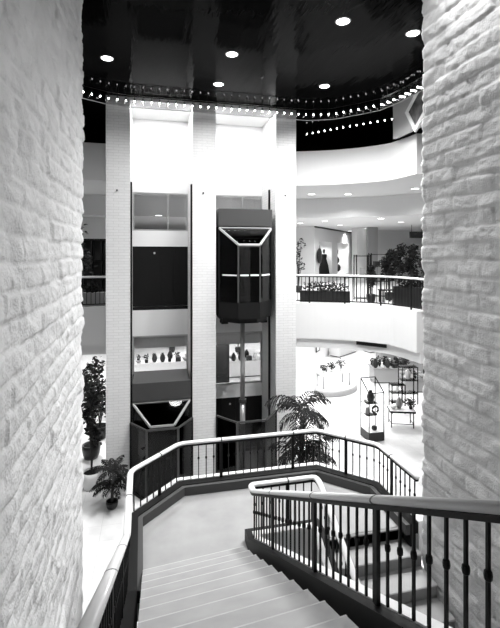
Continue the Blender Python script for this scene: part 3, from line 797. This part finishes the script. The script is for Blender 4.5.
for k, (px, Z, h, rr, nn, lm, lab) in enumerate((
    (371, 14.72, 1.2, .10, 300, 'leaf', 'round dark potted bush between the two shelf stands'),
    (389, 15.4, 1.75, .25, 700, 'leaf', 'tall dark bushy tree right of the shelf stands in gallery'),
    (412, 15.3, 1.9, .25, 700, 'leaf', 'tallest dark leafy tree behind the right gallery rail'),
    (399, 18.4, 2.0, .32, 800, 'leaf', 'dark tree farther back between the two tall gallery trees'),
    (424, 18.4, 1.9, .32, 700, 'leaf2', 'dark tree farther back cut off by right block wall'),
    (298.5, 18.5, 2.2, .3, 160, 'leaf2', 'slender tall plant against the gallery wall by the right pillar'))):
    p = pt(px, Z); bush((p.x, p.y, 5.2), lab, h, rr, nn, .13, .16, .28, 'darkpot', lm, 60 + k, 6)
p0, p1 = pt(391, 13.75), pt(422, 12.9)
dv = p1 - p0; pb_ = thing('planter_box', 'long black planter box behind the railing at right gallery end', 'planter', (p0.x, p0.y, 5.2), math.atan2(dv.y, dv.x))
b = BM(); box(b, 0, dv.length, .1, .5, 0, .62); obj('box', b, M['dware'], pb_)
b = BM(); leaf_cloud(b, (dv.length / 2, .3, .7), (dv.length * .45, .2, .2), 320, .12, R); obj('foliage', b, M['leaf'], pb_)
p0, p1 = pt(300, 14.95), pt(350, 14.55)
dv = p1 - p0; pb_ = thing('planter_box', 'long low black planter box behind the gallery rail near right pillar', 'planter', (p0.x, p0.y, 5.2), math.atan2(dv.y, dv.x))
b = BM(); box(b, 0, dv.length, -.05, .2, 0, .38); obj('box', b, M['dware'], pb_)
b = BM(); leaf_cloud(b, (dv.length / 2, .08, .52), (dv.length * .48, .14, .22), 420, .11, R); obj('foliage', b, M['leaf2'], pb_)
p = pt(386.5, 14.75); tb = thing('low_table', 'small dark low table behind railing under the shelf stands', 'table', (p.x, p.y, 5.2))
b = BM(); box(b, -.24, .24, -.16, .16, .40, .44); obj('tabletop', b, M['dware'], tb)
for sx in (-1, 1):
    for sy in (-1, 1):
        b = BM(); box(b, -.02, .02, -.02, .02, 0, .40); obj('leg', b, M['dware'], tb, loc=(sx * .2, sy * .12, 0))
# hanging sign
p = soffit_pt(416.5, 233, 8.345); Z = 22
q = pt(416.5, 22); sg = thing('hanging_sign', 'small black sign hanging from the gallery ceiling by right wall', 'sign', (q.x, q.y, 8.345), -TH)
b = BM(); box(b, -.35, .35, -.05, .05, -.68, -.35); obj('sign_box', b, M['dware'], sg)
for s in (-1, 1):
    b = BM(); tube(b, [(s * .25, 0, -.35), (s * .25, 0, 0)], .012, 6); obj('hanger', b, M['black'], sg)

# ------------------------------------------------------------------ upper right corner panel with framed picture
q = [Vector(p) for p in RIM]
w0, w1, w2 = pt(393, 12.9), pt(408, 12.2), pt(434, 11.0)
b = BM(); sweep(b, [(w0.x, w0.y, 10.3), (w1.x, w1.y, 10.3), (w2.x, w2.y, 10.3)], rect(-.1, .0, 0, 1.08)); struct('wall_upper_corner', b, M['midwall'])
dv = (w2 - w1).normalized(); nrm = Vector((dv.y, -dv.x, 0))
c = w1.lerp(w2, .58) + nrm * .08
fr = thing('tilted_picture', 'white framed dark picture leaning askew at the upper right gallery', 'picture', (c.x, c.y, 10.82)); fr.rotation_euler = (0, 0, math.atan2(dv.y, dv.x))
b = BM()
for a0, a1, b0, b1 in ((-.55, .55, -.42, -.30), (-.55, .55, .30, .42), (-.55, -.43, -.30, .30), (.43, .55, -.30, .30)): box(b, a0, a1, -.03, .03, b0, b1)
ro = Matrix.Rotation(-.62, 3, 'Y')
bmesh.ops.rotate(b, cent=(0, 0, 0), matrix=ro, verts=b.verts); obj('frame', b, M['rail'], fr)
b = BM(); box(b, -.43, .43, -.01, .01, -.30, .30); bmesh.ops.rotate(b, cent=(0, 0, 0), matrix=ro, verts=b.verts); obj('picture', b, M['speck'], fr)

# ------------------------------------------------------------------ ground floor shop
# air grille on the header
hd = region(.12)
def header_pt(px):
    best = None
    for i in range(len(hd) - 1):
        for k in range(10):
            f = k / 10; x = hd[i][0] * (1 - f) + hd[i + 1][0] * f; y = hd[i][1] * (1 - f) + hd[i + 1][1] * f
            X = CO * x - S * y; Zc = S * x + CO * y; e = abs(250 + FPX * X / Zc - px)
            if best is None or e < best[0]: best = (e, x, y)
    return Vector((best[1], best[2], 0))
g0, g1 = header_pt(357), header_pt(387); dv = g1 - g0
gr = thing('air_grille', 'long dark slot air grille on white header over ground floor shop', 'grille', (g0.x, g0.y, 3.93), math.atan2(dv.y, dv.x))
b = BM(); box(b, 0, dv.length, -.05, -.02, -.04, .07); obj('frame', b, M['grey'], gr)
b = BM()
for k in range(4): box(b, .02, dv.length - .02, -.062, -.05, -.03 + k * .025, -.02 + k * .025)
obj('slat', b, M['black'], gr)

# glass display case on black plinth
vx, vy = on_level(372, 441, 0)
vc = pt(372.2, 15.98); vt = thing('display_case', 'tall open framed display case on black plinth right of palm', 'display case', (vc.x, vc.y, 0), 0)
w, dp, h0, h1, hb = .62, .66, 1.78, 2.18, .34
b = BM(); box(b, -w / 2, w / 2, -dp / 2, dp / 2, .03, hb); plt = obj('plinth', b, M['dware'], vt)
b = BM(); box(b, -w / 2 + .015, w / 2 - .015, -dp / 2 + .015, dp / 2 - .015, hb, hb + .01); obj('plinth_top', b, M['wware'], plt)
b = BM(); box(b, -w / 2 + .05, w / 2 - .05, -dp / 2 + .05, dp / 2 - .05, 0, .03); obj('toe_kick', b, M['black'], plt)
for sx in (-1, 1):
    for sy, hh in ((-1, h0), (1, h1)):
        b = BM(); box(b, -.014, .014, -.014, .014, hb, hh); obj('post', b, M['black'], vt, loc=(sx * (w / 2 - .014), sy * (dp / 2 - .014), 0))
    b = BM(); bar(b, (sx * (w / 2 - .014), -dp / 2 + .014, h0), (sx * (w / 2 - .014), dp / 2 - .014, h1), .014); obj('sloping_bar', b, M['black'], vt)
for y_, z_ in ((-dp / 2 + .014, h0), (dp / 2 - .014, h1)):
    b = BM(); bar(b, (-w / 2, y_, z_), (w / 2, y_, z_), .014); obj('top_bar', b, M['black'], vt)
for z_ in (.88, 1.32):
    b = BM(); box(b, -w / 2 + .06, w / 2 - .12, -.05, dp / 2 - .03, z_ - .01, z_); obj('glass_shelf', b, M['glass'], vt)
    b = BM()
    for y_ in (-.05, dp / 2 - .04): box(b, -w / 2 + .03, w / 2 - .1, y_, y_ + .012, z_ - .03, z_ - .012)
    obj('shelf_bar', b, M['black'], vt)
def lathed(name, prof, m, loc, label, cat, group=None, sx=1, sy=1):
    b = BM(); lathe(b, prof, n=14, sx=sx, sy=sy); return tag(obj(name, b, m, loc=loc, smooth=True), label, cat, group)
urn = [(.06, 0), (.11, .08), (.13, .2), (.10, .32), (.05, .4), (.06, .44)]
lathed('vase', urn, M['dware'], (vc.x - .02, vc.y + .08, 1.322), 'black tall vase on top shelf of the display case', 'vase', sx=1.1, sy=1.1)
b = BM(); 
pts = [(.12 * math.cos(a), 0, .12 * math.sin(a) + .16) for a in [PI * (-.35) + 1.7 * PI * k / 16 for k in range(17)]]
tube(b, pts, .04, 8); box(b, -.05, .05, -.04, .04, 0, .03); tag(obj('ring_ornament', b, M['dware'], loc=(vc.x + .16, vc.y + .06, .882 + .0)), 'black ring shaped ornament on lower shelf of the display case', 'ornament')
lathed('bowl', [(.03, 0), (.05, .04), (.06, .08)], M['gware'], (vc.x - .19, vc.y + .16, 1.322), 'grey bowl on top shelf of display case beside black vase', 'bowl')
lathed('jar', [(.06, 0), (.09, .06), (.08, .2), (.05, .24)], M['gware'], (vc.x - .12, vc.y + .12, .882), 'grey jar on lower shelf of the display case', 'jar')
lathed('dark_pot', [(.06, 0), (.1, .05), (.1, .14), (.06, .17)], M['dware'], (vc.x + .02, vc.y - .12, hb + .012), 'small black pot on white plinth top in the display case', 'pot')

# merchandise table with a frame back
tc_ = pt(401, 17.2); tt = thing('display_table', 'low pale topped display table right of the tall display case', 'table', (tc_.x, tc_.y, 0), -.35)
b = BM(); box(b, -.48, .48, -.33, .33, .62, .66); obj('tabletop', b, M['wware'], tt)
b = BM(); 
for s in (-1, 1): box(b, -.48, .48, s * .33 - .012, s * .33 + .012, .60, .665); box(b, s * .48 - .012, s * .48 + .012, -.33, .33, .60, .665)
obj('edge_band', b, M['black'], tt)
for sx in (-1, 1):
    for sy in (-1, 1):
        b = BM(); box(b, -.016, .016, -.016, .016, 0, .62); obj('leg', b, M['black'], tt, loc=(sx * .42, sy * .27, 0))
    b = BM(); box(b, sx * .42 - .01, sx * .42 + .01, -.27, .27, .14, .16); obj('stretcher', b, M['black'], tt)
b = BM(); box(b, -.42, .42, -.28, -.26, .14, .16); obj('stretcher', b, M['black'], tt)
lathed('vase', urn, M['gware'], (tc_.x - .02, tc_.y + .10, .661), 'grey vase in the middle of the low display table', 'vase')
lathed('bowl', [(.05, 0), (.12, .06), (.15, .12)], M['wware'], (tc_.x - .30, tc_.y + .08, .661), 'white bowl on left of the low display table', 'bowl')
bush((tc_.x + .36, tc_.y - .12, .661), 'small spiky plant on right corner of the low display table', .42, .2, 90, .14, .07, .12, 'darkpot', 'leaf2', 90, 4)
e1 = pt(397, 18.6); open_shelf((e1.x, e1.y, 0), -.2, .6, .4, 1.25, 'black framed etagere standing just behind the low display table', (.5, .9, 1.24), 'etagere')
e2 = pt(408, 19.8); open_shelf((e2.x, e2.y, 0), -.2, .75, .5, 1.7, 'taller black framed etagere behind the low table, right one', (.5, 1.1, 1.69), 'etagere')
lathed('vase', [(r_ * .65, z_ * .65) for r_, z_ in urn], M['wware'], (e1.x, e1.y, .902), 'white vase on middle shelf of the shorter etagere', 'vase')
lathed('vase', urn, M['gware'], (e2.x, e2.y, 1.102), 'grey vase on middle shelf of the taller etagere', 'vase')

# white counter with an oval platform, left part of the shop
pc = pt(336, 21.5); pf = thing('display_platform', 'low pale oval platform on the ground floor behind the palm', 'platform', (pc.x, pc.y, 0), .4)
b = BM(); lathe(b, [(1.25, 0), (1.3, .05), (1.3, .22), (1.25, .25)], n=32, sx=1.0, sy=.62); obj('deck', b, M['gware'], pf)
b = BM(); lathe(b, [(1.2, .25), (1.2, .26)], n=32, sx=1.0, sy=.62); obj('top', b, M['paleware'], pf)
ct = thing('glass_counter', 'white table standing on the oval platform behind palm', 'counter', (pc.x - .1, pc.y + .1, .26), .2)
b = BM(); box(b, -.85, .85, -.35, .35, .62, .68); obj('tabletop', b, M['paleware'], ct)
for sx in (-1, 1):
    for sy in (-1, 1):
        b = BM(); box(b, -.025, .025, -.025, .025, 0, .62); obj('leg', b, M['gware'], ct, loc=(sx * .78, sy * .28, 0))
b = BM(); box(b, -.8, .8, .22, .25, .5, .62); obj('apron', b, M['gware'], ct)
for k, (dx, lab) in enumerate(((-.55, 'left end'), (-.1, 'middle'), (.45, 'right end'))):
    bush((pc.x - .1 + dx, pc.y + .1 + dx * .2, .941), 'small potted plant on the %s of the white platform table' % lab, .4 + .08 * k, .2, 70, .13, .08, .13, ('wware', 'dware', 'gware')[k] if False else 'pot', 'leaf2' if k != 1 else 'leaf', 100 + k, 4)

# shop wall on the left with framed panel, behind the right pillar
s0, s1 = pt(292, 23), pt(332, 30)
dv = s1 - s0; rz2 = math.atan2(dv.y, dv.x); LW2 = dv.length
b = BM(); box(b, 0, LW2, 0, .15, 0, 3.595); o = obj('wall_ground_shop', b, M['white'], loc=(s0.x, s0.y, 0)); o.rotation_euler = (0, 0, rz2); o['kind'] = 'structure'
def on_s(u_, off=-.05): 
    e_ = dv.normalized(); n_ = Vector((e_.y, -e_.x, 0)); return s0 + e_ * u_ + n_ * (-off)
for u_, w_, z0, z1, fm, im, lab in ((4.4, .7, .75, 2.5, 'grey', 'wware', 'tall grey framed panel on the white ground floor shop wall'), (6.6, .5, 1.2, 2.9, 'black', 'gware', 'narrow dark framed mirror further along the ground floor shop wall'), (7.8, .4, 1.1, 3.0, 'grey', 'wware', 'narrow pale framed panel at the far end of shop wall')):
    p = on_s(u_); root = thing('wall_panel', lab, 'panel', (p.x, p.y, 0), rz2)
    b = BM(); box(b, -w_ / 2, w_ / 2, -.03, .03, z0, z0 + .06); box(b, -w_ / 2, w_ / 2, -.03, .03, z1 - .06, z1); box(b, -w_ / 2, -w_ / 2 + .06, -.03, .03, z0, z1); box(b, w_ / 2 - .06, w_ / 2, -.03, .03, z0, z1); obj('frame', b, M[fm], root)
    b = BM(); box(b, -w_ / 2 + .06, w_ / 2 - .06, -.01, .015, z0 + .06, z1 - .06); obj('panel', b, M[im], root)
b = BM(); box(b, -.3, .3, -.16, -.04, -.12, .12); bmesh.ops.rotate(b, cent=(0, 0, 0), matrix=Matrix.Rotation(-.35, 3, 'Y'), verts=b.verts)
p = on_s(1.2); o = obj('wall_sign', b, M['dware'], loc=(p.x, p.y, 2.0)); o.rotation_euler = (0, 0, rz2); tag(o, 'small dark tilted plaque on white shop wall above the palm', 'plaque')

# merchandise tables towards the back, each with goods on top
def goods(loc, k, sc, label, grp):
    mm = ('dware', 'gware', 'wware', 'leaf', 'dware', 'leaf2')[k]
    if k in (0, 1, 2):
        prof = [urn, [(.05, 0), (.14, .08), (.17, .16)], [(.09, 0), (.1, .1), (.04, .26), (.06, .34)]][k]
        o = lathed(('vase', 'bowl', 'bottle')[k], [(r_ * sc, z_ * sc) for r_, z_ in prof], M[mm], loc, label, ('vase', 'bowl', 'bottle')[k], grp)
    elif k == 4:
        b = BM(); box(b, -.13 * sc, .13 * sc, -.1 * sc, .1 * sc, 0, .22 * sc); o = tag(obj('gift_box', b, M[mm], loc=loc), label, 'box', grp)
    else:
        b = BM(); lathe(b, [(.07 * sc, 0), (.09 * sc, .14 * sc)], n=10); leaf_cloud(b, (0, 0, .28 * sc), (.11 * sc, .11 * sc, .16 * sc), 60, .10 * sc, R)
        o = tag(obj('small_plant', b, M[mm], loc=loc), label, 'plant', grp)
    return o
q_ = pt(379, 16.2)
for dx, dz, k, lab in ((-.2, .652, 0, 'black vase on left of lower shelf of the wider gallery shelf stand'), (.15, .652, 3, 'small dark plant on lower shelf of the wider gallery shelf stand'), (-.1, 1.202, 4, 'black box on upper shelf of the wider gallery shelf stand'), (.2, 1.202, 1, 'grey bowl on upper shelf of the wider gallery shelf stand')):
    goods((q_.x + dx, q_.y, 5.2 + dz), k, .8, lab, None)
def shop_table(px, Z, w, dp, h, rot, label, gl, n, seed, top='wware'):
    r = random.Random(seed); p = pt(px, Z); root = thing('merchandise_table', label, 'table', (p.x, p.y, 0), rot)
    b = BM(); box(b, -w / 2, w / 2, -dp / 2, dp / 2, h - .05, h); obj('tabletop', b, M[top], root)
    b = BM(); box(b, -w / 2 + .06, w / 2 - .06, -dp / 2 + .06, dp / 2 - .06, .06, h - .05); obj('body', b, M['gware'] if top == 'gware' else M['wware'], root)
    b = BM(); box(b, -w / 2 + .1, w / 2 - .1, -dp / 2 + .1, dp / 2 - .1, 0, .06); obj('toe_kick', b, M['dware'], root)
    c_, s_ = math.cos(rot), math.sin(rot); nx = max(2, int(n ** .5 * (w / dp) ** .5)); ny = max(1, n // nx)
    for i in range(nx):
        for j in range(ny):
            u_ = (-w / 2 + .18) + (w - .36) * i / max(1, nx - 1) + r.uniform(-.025, .025); v_ = (0 if ny == 1 else (-dp / 2 + .18) + (dp - .36) * j / (ny - 1)) + r.uniform(-.025, .025)
            k = r.choice((0, 0, 1, 2, 3, 3, 4, 5)); nmk = ('dark vase', 'grey bowl', 'white bottle', 'dark leafy plant', 'black box', 'pale leafy plant')[k]
            goods((p.x + c_ * u_ - s_ * v_, p.y + s_ * u_ + c_ * v_, h + .001), k, r.uniform(.8, 1.2), nmk + ' ' + gl, nmk + 's ' + gl)
shop_table(389, 23.2, 2.0, 1.0, .8, -.2, 'long merchandise table crowded with dark goods behind the etageres', 'on the crowded table behind the etageres', 18, 201, 'gware')
shop_table(416, 24.6, 1.8, 1.0, .85, -.2, 'merchandise table with dark goods next to the right block wall', 'on the table next to the right block wall', 18, 202, 'gware')
shop_table(402, 27.5, 3.2, 1.0, .95, -.2, 'farther merchandise table behind the crowded one at right', 'on the farther table behind the crowded one', 20, 203, 'gware')
shop_table(376, 30.5, 2.0, 1.0, .9, .2, 'far merchandise table right of the bright aisle', 'on the far table right of the bright aisle', 14, 204, 'wware')
shop_table(343, 29.5, 2.4, .9, .8, .6, 'far white merchandise table left of the bright aisle', 'on the far white table left of the bright aisle', 16, 205, 'wware')
shop_table(352, 33.5, 2.2, .9, .9, .6, 'farthest white table at the end of bright aisle', 'on the farthest table at the aisle end', 14, 206, 'wware')
for k, (px, Z, h, rr, lab) in enumerate(((404, 25.5, 2.1, .55, 'dark leafy tree among the right merchandise tables, left one'), (419, 26, 2.2, .55, 'dark leafy tree among merchandise tables by the right block wall'), (386, 29, 1.9, .45, 'dark leafy tree at the far right side of the aisle'))):
    p = pt(px, Z); bush((p.x, p.y, 0), lab, h, rr, 240, .22, .22, .35, 'darkpot', 'leaf', 120 + k, 6)
shop_table(416, 21.6, 1.5, .9, .7, -.2, 'low merchandise table right of the taller etagere by right wall', 'on the low table right of the taller etagere', 10, 207, 'gware')
# goods seen through the windows behind the lifts
shop_table(166, 24.0, 4.2, .9, .9, 0, 'merchandise table seen through the window above lowered lift', 'on the table behind the left lift window', 24, 301, 'wware')
shop_table(244, 24.3, 2.6, .9, .9, 0, 'merchandise table seen through window beside the grey ram', 'on the table behind the right lift window', 16, 302, 'wware')
p = pt(172, 30); bush((p.x, p.y, 0), 'dark leafy tree seen through the window above lowered lift', 2.4, .6, 240, .22, .22, .35, 'darkpot', 'leaf', 130, 6)
p = pt(238, 30); bush((p.x, p.y, 0), 'dark leafy tree seen through window beside the grey ram', 2.4, .5, 240, .22, .22, .35, 'darkpot', 'leaf', 131, 6)
p0 = pt(222, 20); b = BM(); box(b, p0.x - 1.0, p0.x + .35, p0.y, p0.y + .2, 0, 3.595); struct('wall_tower_screen', b, M['shaft'])

# ------------------------------------------------------------------ light
w = bpy.data.worlds.new('World'); scn.world = w; w.use_nodes = True
bg = w.node_tree.nodes['Background']; bg.inputs[0].default_value = (1, 1, 1, 1); bg.inputs[1].default_value = .35
# ground floor shop lamps under the lower ceiling
for x, y in ((6.5, 17.5), (10, 17.5), (8, 22), (12, 22), (9, 27), (13, 27), (11, 32), (16, 32), (.3, 19), (3, 19), (-2.4, 16.5), (15, 18), (2, 25), (-2, 23), (1, 29), (5, 30)):
    spot((x, y, 3.52), 800, size=2.8, radius=.3)
# added fill lamps at the head of the lift bays, no fixture there
for x0, x1 in bays:
    area(((x0 + x1) / 2, 13.35, ZC - .12), 150, 1.6, .5)
# added fill lamps without fixtures under the black ceiling, lighting walls, parapet and stair
for x, y, e in ((1.2, 10.2, 350), (-2.2, 9.6, 1500), (4.6, 8.4, 1900), (5.4, 10.6, 900), (3.35, 4.4, 520)):
    spot((x, y, ZC - .05), e, size=1.4 if x < 0 else 2.6, radius=.35)

# ------------------------------------------------------------------ camera
cam = bpy.data.cameras.new('camera'); co_ = bpy.data.objects.new('camera', cam); COL.objects.link(co_)
co_.location = (0, 0, EYE); co_.rotation_euler = (PI / 2, 0, -TH)
cam.sensor_fit = 'HORIZONTAL'; cam.sensor_width = 36; cam.lens = 36 * FPX / 500; cam.shift_y = -(314 - HY) / 500
cam.clip_start = .05; cam.clip_end = 200
scn.camera = co_
scn.view_settings.view_transform = 'Standard'; scn.view_settings.look = 'None'; scn.view_settings.gamma = 1; scn.view_settings.use_curve_mapping = False
scn.view_settings.exposure = -0.45
